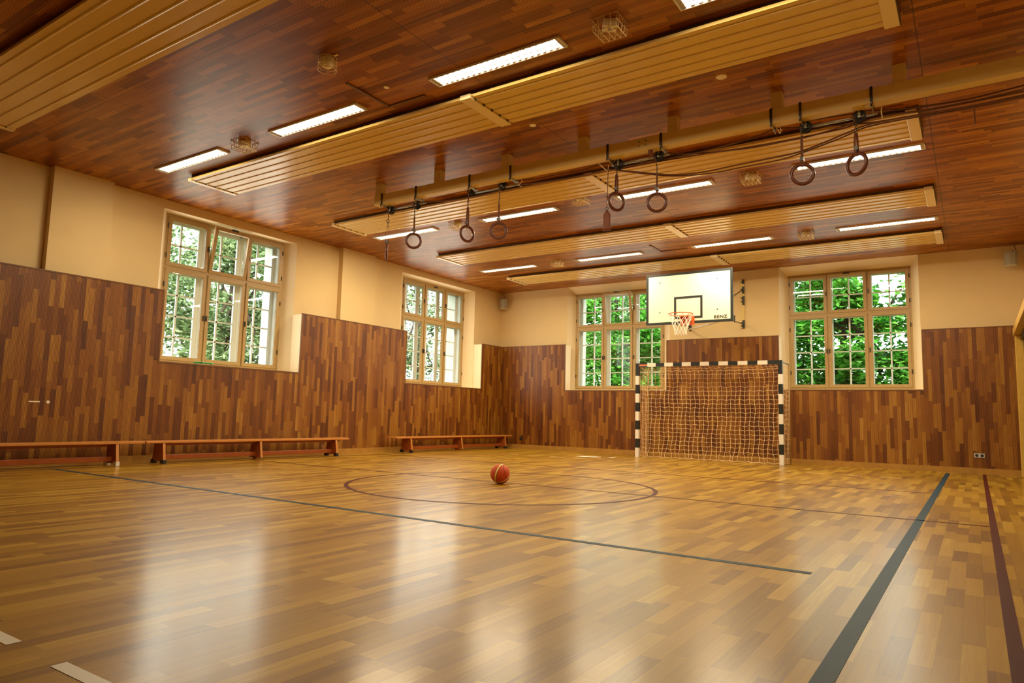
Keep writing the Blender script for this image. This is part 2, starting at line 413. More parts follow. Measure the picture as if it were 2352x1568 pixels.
# right cladding and door in it
rc = MB().box(XRC, XR, YF, 11.0, 0, HC).box(XRC, XR, 15.12, YC+.0, 0, HC).build('wood_cladding', M['clad_left'], bpy.data.objects['wall_right'], label='grooved wood cladding on the right wall')
d1 = sroot('door_1', (XRC, 13.0, 0))
MB().box(XRC-.03, XR-.02, 14.88, 15.12, 0, 2.46).box(XRC-.03, XR-.02, 11.0, 11.2, 0, 2.46).box(XRC-.05, XR-.02, 11.0, 15.12, 2.46, 2.60).build('door_frame', M['yellow_wood'], d1, label='pale yellow wooden door casing', bevel=.008)
m = MB().box(XRC+.10, XRC+.13, 11.2, 14.88, 0, 2.46)
for i in range(10): m.box(XRC+.085, XRC+.10, 11.2+.368*i+.03, 11.2+.368*i+.338, .05, 2.42)
m.build('door_leaf', M['door_green'], d1, label='dark green door leaf')
MB().box(XRC+.05, XRC+.10, 11.2, 14.88, 2.38, 2.46).build('door_rail', M['dark_steel'], d1)

# ------------------------------------------------------------------ windows
def ring_frame(m, u0, u1, v0, v1, w0, w1, t):
    m.box(u0,u1,v0,v0+t,w0,w1).box(u0,u1,v1-t,v1,w0,w1).box(u0,u0+t,v0+t,v1-t,w0,w1).box(u1-t,u1,v0+t,v1-t,w0,w1)
for W in WIN:
    fn = W['map']; (u0,u1), (v0,v1) = W['f'], W['fz']
    root = sroot('window_%d' % W['n'], fn((u0+u1)/2, v0, .2))
    vt = v0+.64*(v1-v0)                       # transom
    FT, PT = .055, .05
    cw = (u1-u0-2*FT-2*PT)/3
    cols = [(u0+FT+i*(cw+PT), u0+FT+i*(cw+PT)+cw) for i in range(3)]
    m = MB(fn); ring_frame(m, u0-.02, u1+.02, v0-.02, v1+.02, .20, .29, FT+.02)
    for a, b in ((cols[0][1], cols[1][0]), (cols[1][1], cols[2][0])): m.box(a, b, v0, v1, .205, .28)
    m.box(u0, u1, vt-.03, vt+.03, .198, .28)
    m.build('window_frame', M['sash'], root, bevel=.004, label='tan painted fixed frame')
    m = MB(fn)                                # lining of the space between inner and outer window
    for a, b in ((u0-.005,u0+.02),(u1-.02,u1+.005)): m.box(a,b,v0,v1,.29,.43)
    m.box(u0,u1,v0-.005,v0+.03,.29,.43).box(u0,u1,v1-.02,v1+.005,.29,.43)
    m.build('frame_lining', M['white_frame'], root, label='white lining between inner and outer window')
    m = MB(fn); ring_frame(m, u0-.01, u1+.01, v0-.01, v1+.01, .43, .48, .05)
    for a, b in ((cols[0][1], cols[1][0]), (cols[1][1], cols[2][0])): m.box(a, b, v0, v1, .43, .48)
    m.box(u0, u1, vt-.03, vt+.03, .43, .48)
    m.build('outer_frame', M['white_frame'], root, label='white outer window frame')
    for i, (a, b) in enumerate(cols):
        for upper in (0, 1):
            s0, s1 = (vt+.03, v1-FT) if upper else (v0+FT-.01, vt-.03)
            # inner sash
            tl = W['tilt'] if (upper and i == 1) else 0
            f2 = (lambda u, v, w, s0=s0, tl=tl: fn(u, v, w-(v-s0)*tl)) if tl else fn
            m = MB(f2); ring_frame(m, a-.012, b+.012, s0-.012, s1+.012, .185, .235, .062)
            s = m.build('sash', M['sash'], root, bevel=.004, label='tan inner sash tilted inwards at the top' if tl else None)
            MB(f2).box(a+.045, b-.045, s0+.045, s1-.045, .208, .212).build('pane', M['glass'], s)
            if upper and i == 1:
                MB(f2).box((a+b)/2-.06, (a+b)/2+.06, s1-.01, s1+.02, .165, .19).build('latch', M['dark_steel'], s)
            else:
                hu = b-.0 if i == 0 else a+.0
                hv = (s0+s1)/2
                MB(f2).box(hu-.012, hu+.012, hv-.045, hv+.045, .165, .185).build('handle', M['dark_steel'], s)
                if i != 1:
                    gu = a-.02 if i == 0 else b+.02
                    for q in (.2, .82): MB(f2).cyl((gu, s0+q*(s1-s0)-.04, .185), (gu, s0+q*(s1-s0)+.04, .185), .011, 8).build('hinge', M['dark_steel'], s)
            # outer sash with glazing bars
            m = MB(fn); ring_frame(m, a-.01, b+.01, s0-.01, s1+.01, .425, .465, .05)
            m.box((a+b)/2-.014, (a+b)/2+.014, s0, s1, .43, .46)
            nb = 2 if upper else 4
            for k in range(1, nb):
                z = s0+.03+(s1-s0-.06)*k/nb
                m.box(a, b, z-.012, z+.012, .43, .46)
            s = m.build('outer_sash', M['white_frame'], root, label='white outer sash with glazing bars')
            MB(fn).box(a+.03, b-.03, s0+.03, s1-.03, .444, .447).build('pane', M['glass'], s)

# ------------------------------------------------------------------ ceiling heating panels
def panel_row(label, xs, y0, y1):
    x0, xm, x1 = xs; zb = H-.075
    t = thing('heating_panel', label, 'ceiling heating panel', ((x0+x1)/2, (y0+y1)/2, H), 'ribbed heating panels on the ceiling')
    for a, b, PW in ((x0, xm, .08), (xm, x1, .14)):
        m = MB(); m.box(a+PW, b, y0, y1, zb+.013, zb+.03)
        n = 5; pit_ = (y1-y0)/n
        m.box(a+PW+.03, b, y0, y1, zb, zb+.013)
        for k in range(n):                     # half-round beads pressed over the heating pipes
            c = y0+pit_*(k+.5)
            m.poly_prism([(a+PW+.03, c+.016*math.cos(PI*q/6), zb-.011*math.sin(PI*q/6)) for q in range(7)], (b-a-PW-.03, 0, 0))
        m.build('panel_sheet', M['panel'], t)
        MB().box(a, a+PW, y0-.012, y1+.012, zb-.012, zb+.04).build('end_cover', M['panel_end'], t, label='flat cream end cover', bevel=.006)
        for k in range(n):
            c = y0+pit_*(k+.5)
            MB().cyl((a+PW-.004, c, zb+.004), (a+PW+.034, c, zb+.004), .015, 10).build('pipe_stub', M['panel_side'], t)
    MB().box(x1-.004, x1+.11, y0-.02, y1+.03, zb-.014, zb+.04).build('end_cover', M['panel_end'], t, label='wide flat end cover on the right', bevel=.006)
    MB().box(x0+.02, x1+.10, y0+.03, y1-.03, zb+.03, H-.002).box(x1+.10, x1+.118, y0-.02, y1+.03, zb-.006, H-.002).build('hanger_rail', M['panel_side'], t, label='suspension rails painted dark as shade in the gap above')
    return t
panel_row('cream ribbed heating panel at the upper left, cut off by the picture edge', (-9.60,-4.38,-.47), 2.43, 3.26)
panel_row('cream ribbed heating panel in front of the ring beam, behind the nearest light row', (-9.40,-4.38,-.50), 5.42, 6.17)
panel_row('cream ribbed heating panel directly behind the ring beam and ropes', (-9.40,-4.35,-.49), 8.13, 8.90)
panel_row('cream ribbed heating panel between the middle and far light rows', (-9.36,-4.31,-.47), 10.97, 11.80)
panel_row('cream ribbed heating panel nearest the back wall, above the backboard', (-9.32,-4.33,-.46), 13.56, 14.36)

# ------------------------------------------------------------------ light fixtures
def make_light(label, loc):
    t = thing('ceiling_light', label, 'ceiling light', loc, 'louvred ceiling lights')
    x, y, z = loc; L, Wd = .755, .092
    m = MB(); m.box(x-L,x+L,y-Wd,y-Wd+.008,z-.022,z).box(x-L,x+L,y+Wd-.008,y+Wd,z-.022,z).box(x-L,x-L+.01,y-Wd,y+Wd,z-.022,z).box(x+L-.01,x+L,y-Wd,y+Wd,z-.022,z)
    m.build('frame', M['louver'], t)
    MB().box(x-L+.05,x+L-.05,y-Wd+.012,y+Wd-.012,z-.006,z-.003).build('tube_tray', M['lamp'], t, label='glowing white tube tray')
    for sx in (-1, 1): MB().box(x+sx*(L-.03)-.02,x+sx*(L-.03)+.02,y-Wd+.008,y+Wd-.008,z-.012,z-.003).build('end_plate', M['louver_shade'], t)
    m = MB()
    for i in range(20):
        c = x-L+.07+(i+.5)*(2*L-.14)/20
        for sy in (-1, 1): m.poly_prism([(c-.026,y+sy*(Wd-.012),z-.003),(c+.026,y+sy*(Wd-.012),z-.003),(c+.012,y+sy*(Wd-.012),z-.016),(c-.012,y+sy*(Wd-.012),z-.016)], (0,-sy*.012,0))
    m.build('side_reflector', M['louver_shade'], t)['kind'] = 'stuff'
    m = MB()
    for i in range(21):
        c = x-L+.07+i*(2*L-.14)/20
        m.poly_prism([(c-.004,y-Wd+.01,z-.006),(c+.004,y-Wd+.01,z-.006),(c+.001,y-Wd+.01,z-.021),(c-.001,y-Wd+.01,z-.021)], (0,2*Wd-.02,0))
    m.box(x-L+.05,x+L-.05,y-.004,y+.004,z-.02,z-.006)
    m.build('louver', M['louver'], t)
    return t
LX = [-8.79, -6.25, -3.70, -1.13]
rows = [(5.08, 'nearest'), (9.37, 'middle'), (12.83, 'farthest')]
nth = ['first', 'second', 'third', 'fourth']
proto = None
for yy, rn in rows:
    for k, xx in enumerate(LX):
        lab = 'white louvred ceiling light, %s from the left in the %s light row' % (nth[k], rn)
        if proto is None: proto = make_light(lab, (xx, yy, H))
        else: dup(proto, (xx, yy, H), lab)

# ------------------------------------------------------------------ caged devices on the ceiling
def cage_square(label, loc):
    t = thing('caged_detector', label, 'caged ceiling device', loc, 'square wire cages on the ceiling')
    x, y, z = loc; m = MB(); a, b, d = .118, .105, .115; r = .0034
    for s, zz in ((a, z-.004), ((a+b)/2, z-.06), (b, z-d)):
        m.tube([(x-s,y-s,zz),(x+s,y-s,zz),(x+s,y+s,zz),(x-s,y+s,zz)], r, 5, True)
    for k in (-1,-.5,0,.5,1):
        for s in (-1, 1):
            m.tube([(x+a*k,y+a*s,z-.002),(x+b*k,y+b*s,z-d)], r, 5); m.tube([(x+a*s,y+a*k,z-.002),(x+b*s,y+b*k,z-d)], r, 5)
        m.tube([(x+b*k,y-b,z-d),(x+b*k,y+b,z-d)], r, 5); m.tube([(x-b,y+b*k,z-d),(x+b,y+b*k,z-d)], r, 5)
    m.build('wire_cage', M['wire'], t)
    fr_ = lambda a, b, c: (x+a*math.cos(.55)-b*math.sin(.55), y+a*math.sin(.55)+b*math.cos(.55), z+c)
    MB(fr_).box(-.06, .06, -.055, .055, -.07, 0).build('device_box', M['white_plastic'], t, bevel=.006)
    MB().cyl((x,y,z-.07),(x,y,z-.08),.018,14).build('lens', M['outlet'], t)
    return t
cs = cage_square('square wire cage with white box in front of the nearest light row, top centre right', (-2.46, 5.03, H))
for p_, lb in (((-7.55,5.05,H), 'square wire cage with white box beside the first near light on the left'),
             ((-7.46,9.28,H), 'square wire cage with white box behind the third hanging ring'),
             ((-4.89,9.05,H), 'square wire cage with white box left of the hanging brown weight'),
             ((-2.43,9.36,H), 'square wire cage with white box right of the sixth hanging ring'),
             ((-7.40,12.68,H), 'square wire cage with white box in the far light row, left'),
             ((-2.37,12.78,H), 'square wire cage with white box in the far light row, right')):
    dup(cs, p_, lb)
x, y, z = -5.03, 4.19, H
t = thing('caged_smoke_detector', 'round smoke detector in a round wire cage, upper left of the hatch', 'smoke detector', (x,y,z))
m = MB()
for zz in (z-.004, z-.045, z-.085, z-.12): m.torus((x,y,zz), (0,0,1), .088, .0028, 28, 5)
for k in range(8):
    g = 2*PI*k/8; m.tube([(x+.088*math.cos(g),y+.088*math.sin(g),z),(x+.088*math.cos(g),y+.088*math.sin(g),z-.12)], .0028, 5)
m.build('wire_cage', M['wire'], t)
MB().tube([(x,y,z),(x,y,z-.055),(x,y,z-.06),(x,y,z-.085)], [.062,.062,.058,.048], 24).build('detector_body', M['white_plastic'], t)
MB().cyl((x,y,z-.085),(x,y,z-.10),.026,20).build('detector_head', M['white_plastic'], t)
m = MB()
for g in (0, PI): m.box(x-.14 if g else x+.088, x-.088 if g else x+.14, y-.012, y+.012, z-.004, z)
m.build('bracket', M['wire'], t)

# ------------------------------------------------------------------ ring beam
YBM = 7.05
t = beam = thing('ring_beam', 'long cream steel beam hung from the ceiling on short posts, carrying the rings', 'beam', (-3.2, YBM, H))
BZ0, BZ1, BX0 = 3.872, 4.018, -7.26
MB().box(BX0, XR+.02, YBM, YBM+.125, BZ0, BZ1).build('beam', M['beam'], t, bevel=.002)
for px in (-7.20, -6.07, -4.93, -3.81, -2.675, -1.568, -.468):
    MB().box(px-.055, px+.055, YBM+.01, YBM+.12, BZ1, H).build('hanger_post', M['beam'], t, bevel=.004)
MB().box(-3.12, -2.82, YBM-.008, YBM+.001, BZ0+.012, BZ1-.008).build('splice_plate', M['beam'], t, label='bolted cream splice plate')
for bx in (-3.06,-2.98):
    for bz in (BZ0+.05, BZ1-.045): MB().cyl((bx,YBM-.018,bz),(bx,YBM-.008,bz),.011,6).build('bolt', M['steel'], t)
MB().cyl((-2.95,YBM+.06,BZ0),(-2.95,YBM+.06,BZ0-.05),.027,16).build('rubber_stop', M['strap'], t, label='round red-brown stop under the beam')
YRD, ZRD = 7.215, 3.865
for cx in (-7.10, -6.44, -5.488, -4.83, -3.458, -2.80, -1.617, -1.337, -.703):
    m = MB().box(cx-.012, cx+.012, YBM-.012, YBM-.002, BZ0-.012, BZ1+.008).box(cx-.012, cx+.012, YBM-.012, YBM+.14, BZ1, BZ1+.008).box(cx-.012, cx+.012, YBM+.127, YBM+.137, BZ0-.012, BZ1+.008)
    c = m.build('clamp', M['dark_steel'], t, label='dark steel clamp strap')
    MB().poly_prism([(cx-.004,YBM-.03,BZ0-.004),(cx-.004,YBM+.19,BZ0-.004),(cx-.004,YBM+.19,BZ0-.045),(cx-.004,YBM+.14,BZ0-.05),(cx-.004,YBM-.03,BZ0-.018)], (.008,0,0)).build('gusset', M['steel'], c)
    MB().cyl((cx,YBM-.02,BZ0-.045),(cx,YBM-.02,BZ0-.0),.009,8).build('bolt', M['dark_steel'], c)
for a, b in ((-7.12,-6.40),(-5.51,-4.80),(-3.48,-2.77),(-1.36,-.67)):
    MB().cyl((a,YRD,ZRD-.04),(b,YRD,ZRD-.04),.014,10).build('rod', M['steel'], t, label='round steel rod under the beam', smooth=True)

def S(x, z, y=7.16): k = y/7.3; return (x*k, y, .8386+(z-.8386)*k)

# pulleys on the rods
PUL = [(-7.147,3.868,1),(-6.637,3.87,2),(-5.646,3.921,1),(-5.121,3.905,2),(-3.429,3.879,1),(-2.923,3.883,2),(-1.333,3.881,1),(-.837,3.883,1)]
ordn = ['first','second','third','fourth','fifth','sixth','seventh','eighth']
for i, (px, pz, nw) in enumerate(PUL):
    x, y, z = S(px, pz, YRD)
    z -= .02
    t = thing('pulley', 'black pulley wheel on a steel bracket above the %s ring from the left' % ordn[i], 'pulley', (x,y,z+.07), 'pulleys on the ring beam')
    m = MB()
    for s in (-1, 1): m.box(x-.012, x+.012, y+s*.028-.003, y+s*.028+.003, z-.02, z+.085)
    m.box(x-.012, x+.012, y-.031, y+.031, z+.078, z+.086)
    m.build('bracket', M['steel'], t)
    for k in range(nw):
        yy = y+(0 if nw == 1 else (-.012 if k == 0 else .012))
        wd = .018 if nw == 1 else .009
        MB().tube([(x,yy-wd,z),(x,yy-wd,z),(x,yy-wd*.4,z),(x,yy,z),(x,yy+wd*.4,z),(x,yy+wd,z),(x,yy+wd,z)], [.02,.062,.056,.048,.056,.062,.02], 26).build('wheel', M['black'], t, smooth=False)
    MB().cyl((x,y-.036,z),(x,y+.036,z),.011,10).build('axle', M['steel'], t)

# rings with strap, chain and lifting rope
RNG = [(-7.206,3.215,3.655,90),(-6.676,3.324,3.735,4),(-5.697,3.301,3.728,32),(-5.172,3.275,3.692,-3),(-3.459,3.406,3.791,33),(-2.949,3.316,3.705,0),(-1.376,3.37,3.807,8),(-.873,3.382,3.756,-36)]
RDESC = ['turned edge-on', 'facing the room', 'turned slightly sideways', 'facing the room', 'turned slightly sideways beside the brown weight', 'right of the brown weight', 'before a ceiling light', 'turned slightly sideways, nearest the right wall']
for i, (rx, rz, tz, rot) in enumerate(RNG):
    x, y, z = S(rx, rz); zt = S(rx, tz)[2]
    zp = S(PUL[i][0], PUL[i][1], YRD)[2]-.03
    xp = S(PUL[i][0], 0)[0]-.05
    t = thing('gymnastic_ring', 'brown gymnastic ring %s, %s from the left of eight' % (RDESC[i], ordn[i]), 'gymnastic ring', (x,y,zt), 'gymnastic rings hanging from the beam')
    vd = Vector((x, y, 0)).normalized()
    g = math.radians(rot); nrm = Vector((vd.x*math.cos(g)-vd.y*math.sin(g), vd.x*math.sin(g)+vd.y*math.cos(g), 0))
    MB().torus((x,y,z), nrm, .1015, .0185, 48, 12).build('ring', M['ring'], t, smooth=True)
    side = nrm.cross(Vector((0,0,1)))
    # strap: long loop from the buckle around the ring
    zr = z+.105
    c = Vector((x,y,0)); ln = nrm*.017
    st = MB(); N = 12; w = side*.011
    loop = [Vector((x,y,zt-.05))+ln*.6, Vector((x,y,(zt+zr)/2))+ln*1.25, Vector((x,y,zr+.01))+ln*1.2, Vector((x,y,zr-.022))+ln*.7, Vector((x,y,zr-.022))-ln*.7, Vector((x,y,zr+.01))-ln*1.2, Vector((x,y,(zt+zr)/2))-ln*1.25, Vector((x,y,zt-.05))-ln*.6]
    for p0, p1 in zip(loop, loop[1:]):
        d = (p1-p0).normalized(); k = d.cross(w).normalized()*.0022
        vs = [p0-w-k,p0+w-k,p1+w-k,p1-w-k,p0-w+k,p0+w+k,p1+w+k,p1-w+k]
        st.add(vs, [(0,1,2,3),(7,6,5,4),(0,4,5,1),(1,5,6,2),(2,6,7,3),(3,7,4,0)])
    so = st.build('strap', M['strap'], t)
    bz = zr+.05
    MB().box(x-.016,x+.016,y-.028,y+.028,bz-.018,bz+.018).build('buckle', M['dark_steel'], so)
    ch = MB()
    k = 0; zz = zt-.045
    while zz < zt+.02:
        ch.tube([(x+(.008 if k%2 else 0)*s1_, y+(0 if k%2 else .008)*s1_, zz+s2_) for s1_, s2_ in ((1,-.012),(1,.012),(-1,.012),(-1,-.012))], .0035, 5, True); zz += .026; k += 1
    ch.torus((x,y,zt+.035), side, .02, .005, 16, 6)
    ch.build('carabiner', M['dark_steel'], t)
    MB().tube([(x,y,zt+.05),(x+(xp-x)*.5,y,(zt+zp)/2),(xp,y,zp)] if zp > zt+.08 else [(x,y,zt+.05),(xp,y,max(zp,zt+.07))], .0065, 6).build('lifting_cord', M['rope'], t)

# long ropes running along the beam to the right wall
ROPES = [
 ('brown double rope sagging lowest behind the sixth ring', .0085, [(-6.588,3.895),(-6.209,3.842),(-5.855,3.818),(-5.311,3.816),(-5.0,3.849),(-4.876,3.857),(-4.673,3.834),(-4.218,3.813),(-3.909,3.806),(-3.613,3.827),(-3.566,3.826),(-3.422,3.786),(-2.987,3.667),(-2.709,3.605),(-2.384,3.581),(-2.077,3.591),(-1.731,3.6),(-1.389,3.615),(-.982,3.712),(-.79,3.76),(-.516,3.769),(-.3,3.763),(.086,3.744),(.467,3.749),(.93,3.76)]),
 ('thin brown rope just beneath the lowest sagging rope', .0075, [(-3.422,3.781),(-2.95,3.643),(-2.684,3.585),(-2.287,3.549),(-2.003,3.556),(-1.599,3.565),(-1.343,3.604),(-.983,3.685),(-.779,3.74),(-.443,3.748),(.109,3.734),(.466,3.741),(.93,3.75)]),
 ('brown rope from the third pulley running along under the beam', .0085, [(-5.617,3.953),(-5.165,3.937),(-5.066,3.944),(-4.674,3.893),(-4.22,3.887),(-3.91,3.881),(-3.666,3.902),(-3.383,3.871),(-2.966,3.823),(-2.551,3.812),(-2.222,3.83),(-1.864,3.863),(-1.624,3.907),(-1.379,3.868),(-1.059,3.82),(-.751,3.778),(-.407,3.766),(.086,3.752),(.467,3.761),(.93,3.77)]),
 ('brown rope from the fifth pulley passing below the sixth pulley', .0075, [(-3.386,3.801),(-2.998,3.803),(-2.551,3.789),(-2.223,3.779),(-1.865,3.752),(-1.527,3.754),(-1.298,3.757),(-.981,3.794),(-.675,3.821),(-.235,3.8),(.111,3.8),(.47,3.813),(.93,3.83)]),
 ('brown rope from the sixth pulley sagging towards the right wall', .0075, [(-2.852,3.887),(-2.582,3.825),(-2.285,3.787),(-1.863,3.766),(-1.386,3.762),(-.98,3.775),(-.636,3.825),(-.235,3.79),(.469,3.793),(.93,3.80)]),
 ('brown rope from the eighth pulley, uppermost towards the right wall', .0085, [(-.786,3.908),(-.549,3.865),(-.329,3.843),(.036,3.822),(.471,3.849),(.93,3.88)]),
 ('short dark rope end hanging straight down near the right wall', .0065, [(.10,3.755),(.101,3.66),(.103,3.575)]),
 ('short brown rope between the first and second pulleys', .0075, [(-7.095,3.887),(-6.877,3.894),(-6.664,3.9)]),
 ('short brown rope between the fifth and sixth pulleys', .0075, [(-3.384,3.881),(-3.161,3.892),(-2.923,3.898)]),
 ('short brown rope between the seventh and eighth pulleys', .0075, [(-1.3,3.928),(-1.08,3.915),(-.879,3.903)]),
]
def smooth_path(P, n=4):
    out = []
    for i in range(len(P)-1):
        p0, p1, p2, p3 = P[max(i-1,0)], P[i], P[i+1], P[min(i+2,len(P)-1)]
        for k in range(n):
            t_ = k/n
            out.append(.5*((2*p1)+(p2-p0)*t_+(2*p0-5*p1+4*p2-p3)*t_*t_+(3*p1-p0-3*p2+p3)*t_**3))
    return out+[P[-1]]
for i, (lb, r, pts) in enumerate(ROPES):
    yy = 7.24+.018*i if i < 6 else 7.235
    P = smooth_path([Vector(S(a, b, yy)) for a, b in pts])
    tag(MB().tube(P, r, 7).build('hanging_rope', M['rope'], None, smooth=True), lb, 'rope', 'ropes along the ring beam')
# bent wire rope guides
HK = [('bent pale wire rope guide beside the fourth pulley', [(-4.963,4.003),(-4.901,3.986),(-4.838,3.933),(-4.809,3.893),(-4.876,3.845),(-4.821,3.824)]),
      ('bent pale wire rope guide above the hanging brown weight', [(-3.50,3.99),(-3.644,4.0),(-3.667,3.99),(-3.708,3.975),(-3.702,3.925),(-3.577,3.798),(-3.567,3.873)]),
      ('bent pale wire rope guide left of the seventh pulley', [(-1.65,3.99),(-1.614,3.996),(-1.641,3.985),(-1.633,3.938),(-1.586,3.847),(-1.577,3.878),(-1.60,3.99),(-1.57,3.93)]),
      ('bent pale wire rope guide right of the eighth pulley', [(-.74,3.945),(-.697,3.953),(-.637,3.943),(-.646,3.874),(-.637,3.797)])]
for lb, pts in HK:
    tag(MB().tube([S(a,b,7.18) for a,b in pts], .0052, 6).build('hanging_wire_guide', M['wire'], None), lb, 'wire hook', 'bent wire rope guides on the ring beam')
# hanging weight
x, y, _ = S(-3.584, 3.3, 7.18); zt = S(0,3.32,7.18)[2]; zb_ = S(0,3.07,7.18)[2]
t = thing('hanging_weight', 'brown bottle-shaped leather weight hanging on a cord beside the fifth ring', 'weight', (x,y,zt))
hh = zt-zb_
MB(lambda a,b,c: (x+a, y+b*.45, zb_+c)).tube([(0,0,0),(0,0,0.001),(0,0,hh*.12),(0,0,hh*.45),(0,0,hh*.72),(0,0,hh*.86),(0,0,hh*.95),(0,0,hh)], [.001,.056,.052,.046,.05,.036,.016,.012], 18).build('weight_bag', M['weight'], t, smooth=True)
MB().torus((x,y,zt+.02), (0,1,0), .018, .0045, 16, 6).build('shackle', M['dark_steel'], t)
MB().tube([(x,y,zt+.04),(x+.006,y,zt+.25),(x+.012,y,S(0,3.82,7.18)[2])], .0045, 6).build('cord', M['rope'], t)
MB().sphere((x+.002,y,zt+.165), .012, 10, 8).build('knot', M['rope'], t)

# ------------------------------------------------------------------ basketball
bx, by, br = -4.896, 7.09, .121
vx = rv.copy(); vy = uv.copy(); vz = -Vector((bx, by, br-.8386)).normalized()   # view axes at the ball: right, up, to viewer
def vv(a, b, c): return (vx*a+vy*b+vz*c)
# band through (.15,.98) (-.5,0) (-.52,-.58) in the disc; thin curve through (-.35,-.75) (.5,-.55) (.97,.1)
def disc(a, b): return vv(a, b, math.sqrt(max(0, 1-a*a-b*b)))
BALL_N1 = disc(.12,.97).cross(disc(-.48,-.45)); BALL_N2 = disc(-.36,-.75).cross(disc(.965,.0)); BALL_N3 = vv(.95,.3,.1)
M['ball'] = ball_mat()
b = tag(MB().sphere((0,0,0), br, 48, 28).build('basketball', M['ball'], None, smooth=True), 'orange basketball with cream bands lying on the dark middle line', 'basketball')
b.location = (bx, by, br)

# ------------------------------------------------------------------ benches
def make_bench(label, y0, y1, legs, feet):
    xc = -10.22; Wd = .13; zt = .335
    t = thing('gym_bench', label, 'bench', (xc, (y0+y1)/2, 0), 'wooden gym benches along the left wall')
    MB().box(xc-Wd, xc+Wd, y0, y1, zt-.034, zt).build('seat', M['bench_top'], t, bevel=.006)
    MB().box(xc-.035, xc+.035, legs[0], legs[-1], .055, .125).build('balance_beam', M['bench'], t, bevel=.006, label='low orange-brown beam joining the legs')
    MB().box(xc-.02, xc+.02, legs[0], legs[-1], zt-.075, zt-.034).build('seat_rail', M['bench'], t)
    for ly, ft in zip(legs, feet):
        lean = 0.0
        lg = MB().poly_prism([(xc-.15,ly-.018,.03),(xc+.16,ly-.018,.03),(xc+.115,ly-.018,zt-.034),(xc-.115,ly-.018,zt-.034)], (0,.036,0)).build('leg', M['bench'], t, bevel=.004)
        MB().poly_prism([(xc+.161,ly-.019,.03),(xc+.168,ly-.019,.03),(xc+.123,ly-.019,zt-.036),(xc+.116,ly-.019,zt-.036)], (0,.038,0)).build('leg_edge', M['bench_top'], lg, label='light front edge of the leg')
        if ft:
            for sx in (-.13, .135):
                MB().box(xc+sx-.04, xc+sx+.04, ly-.026, ly+.026, 0, .055).build('foot', M['white_paint'] if ft == 2 else M['black'], lg)
        else:
            MB().box(xc-.05, xc+.05, ly-.017, ly+.017, 0, .032).build('foot', M['bench'], lg)
    return t
make_bench('long wooden bench at the left edge, cut off by the picture, with a white foot', 1.46, 5.47, [1.9, 3.55, 5.08], [2, 0, 2])
make_bench('long wooden bench in the middle of the left wall with black feet', 5.49, 9.44, [5.76, 7.45, 9.12], [1, 0, 1])
make_bench('wooden bench nearest the back corner, under the second window', 10.75, 15.12, [11.22, 12.98, 14.80], [1, 0, 1])

# ------------------------------------------------------------------ handball goal
GX, GY, GW, GH = -6.335, 14.44, 3.155, 2.08
t = goal = thing('handball_goal', 'black and white striped handball goal with beige net by the back wall', 'goal', (GX+GW/2, GY, 0))
S8 = .08
for xx in (GX, GX+GW-S8):
    p_ = MB().box(xx, xx+S8, GY, GY+S8, 0, GH).build('goalpost', M['black_paint'], t, label='black and white striped post')
    for k in range(5):
        z1_ = GH-.28-.4*k
        MB().box(xx-.0006, xx+S8+.0006, GY-.0006, GY+S8+.0006, max(0, z1_-.2), z1_).build('white_band', M['white_paint'], p_, label='white band')
p_ = MB().box(GX+S8, GX+GW-S8, GY, GY+S8, GH-S8, GH).build('crossbar', M['black_paint'], t, label='black and white striped crossbar')
for k in range(7):
    a = GX+.28+(GW-.56)/13*2*k
    MB().box(a, a+(GW-.56)/13, GY-.0006, GY+S8+.0006, GH-S8-.0006, GH+.0006).build('white_band', M['white_paint'], p_, label='white band')
MB().box(GX+.09, GX+.275, GY-.003, GY, GH-.062, GH-.028).build('red_tape', M['red'], t, label='red tape strip on the crossbar')
DEP = .52
for xx in (GX+.10, GX+GW+.015):
    m = MB().cyl((xx, GY+DEP, 0), (xx, GY+DEP, GH-.04), .016, 10)
    m.build('net_pole', M['sash'], t, smooth=True, label='thin tan pole holding the net behind the post')
MB().tube([(GX+S8/2,GY+S8,GH-.04),(GX+.10,GY+DEP,GH-.05)], .012, 8).tube([(GX+GW-S8/2,GY+S8,GH-.03),(GX+GW+.015,GY+DEP,GH-.05)], .012, 8).build('top_stay', M['dark_steel'], t)
# net
NX, NZ = 31, 23
gx0, gx1 = GX+.06, GX+GW-.05
def netp(u, v):     # u 0..1 across, v 0 (top at crossbar) .. 1 (floor)
    x = gx0+(gx1-gx0)*u
    edge = min(u, 1-u)
    top = .22
    sag = .018*math.sin(u*PI*NX*.5)*(1 if v < .3 else .25)
    if v < .09:
        k = v/.09; y = GY+S8+.02+top*k; z = GH-.07-.075*k-.05*math.sin(PI*u)*k*.5
    else:
        k = (v-.09)/.91
        y = GY+S8+.02+top+.10*math.sin(PI*k)*min(1, edge*6)-.12*k
        z = (GH-.145-.025*math.sin(PI*u))*(1-k)+.012
    y += .012*math.sin(u*37+v*9); x += .012*math.sin(v*23+u*11)
    if v > .93: x += .03*math.sin(u*61); y -= .05*(v-.93)/.07*math.sin(u*40)
    return Vector((x, y, z+sag*.4*math.sin(v*PI)))
m = MB(); NR = .0040
for i in range(NX+1):
    m.tube([netp(i/NX, j/NZ) for j in range(NZ+1)], NR, 4)
for j in range(NZ+1):
    m.tube([netp(i/NX, j/NZ)+Vector((0,0,-.012 if i%2 else .006)) for i in range(NX+1)], NR*(1.7 if j in (0,2,NZ) else 1), 4)
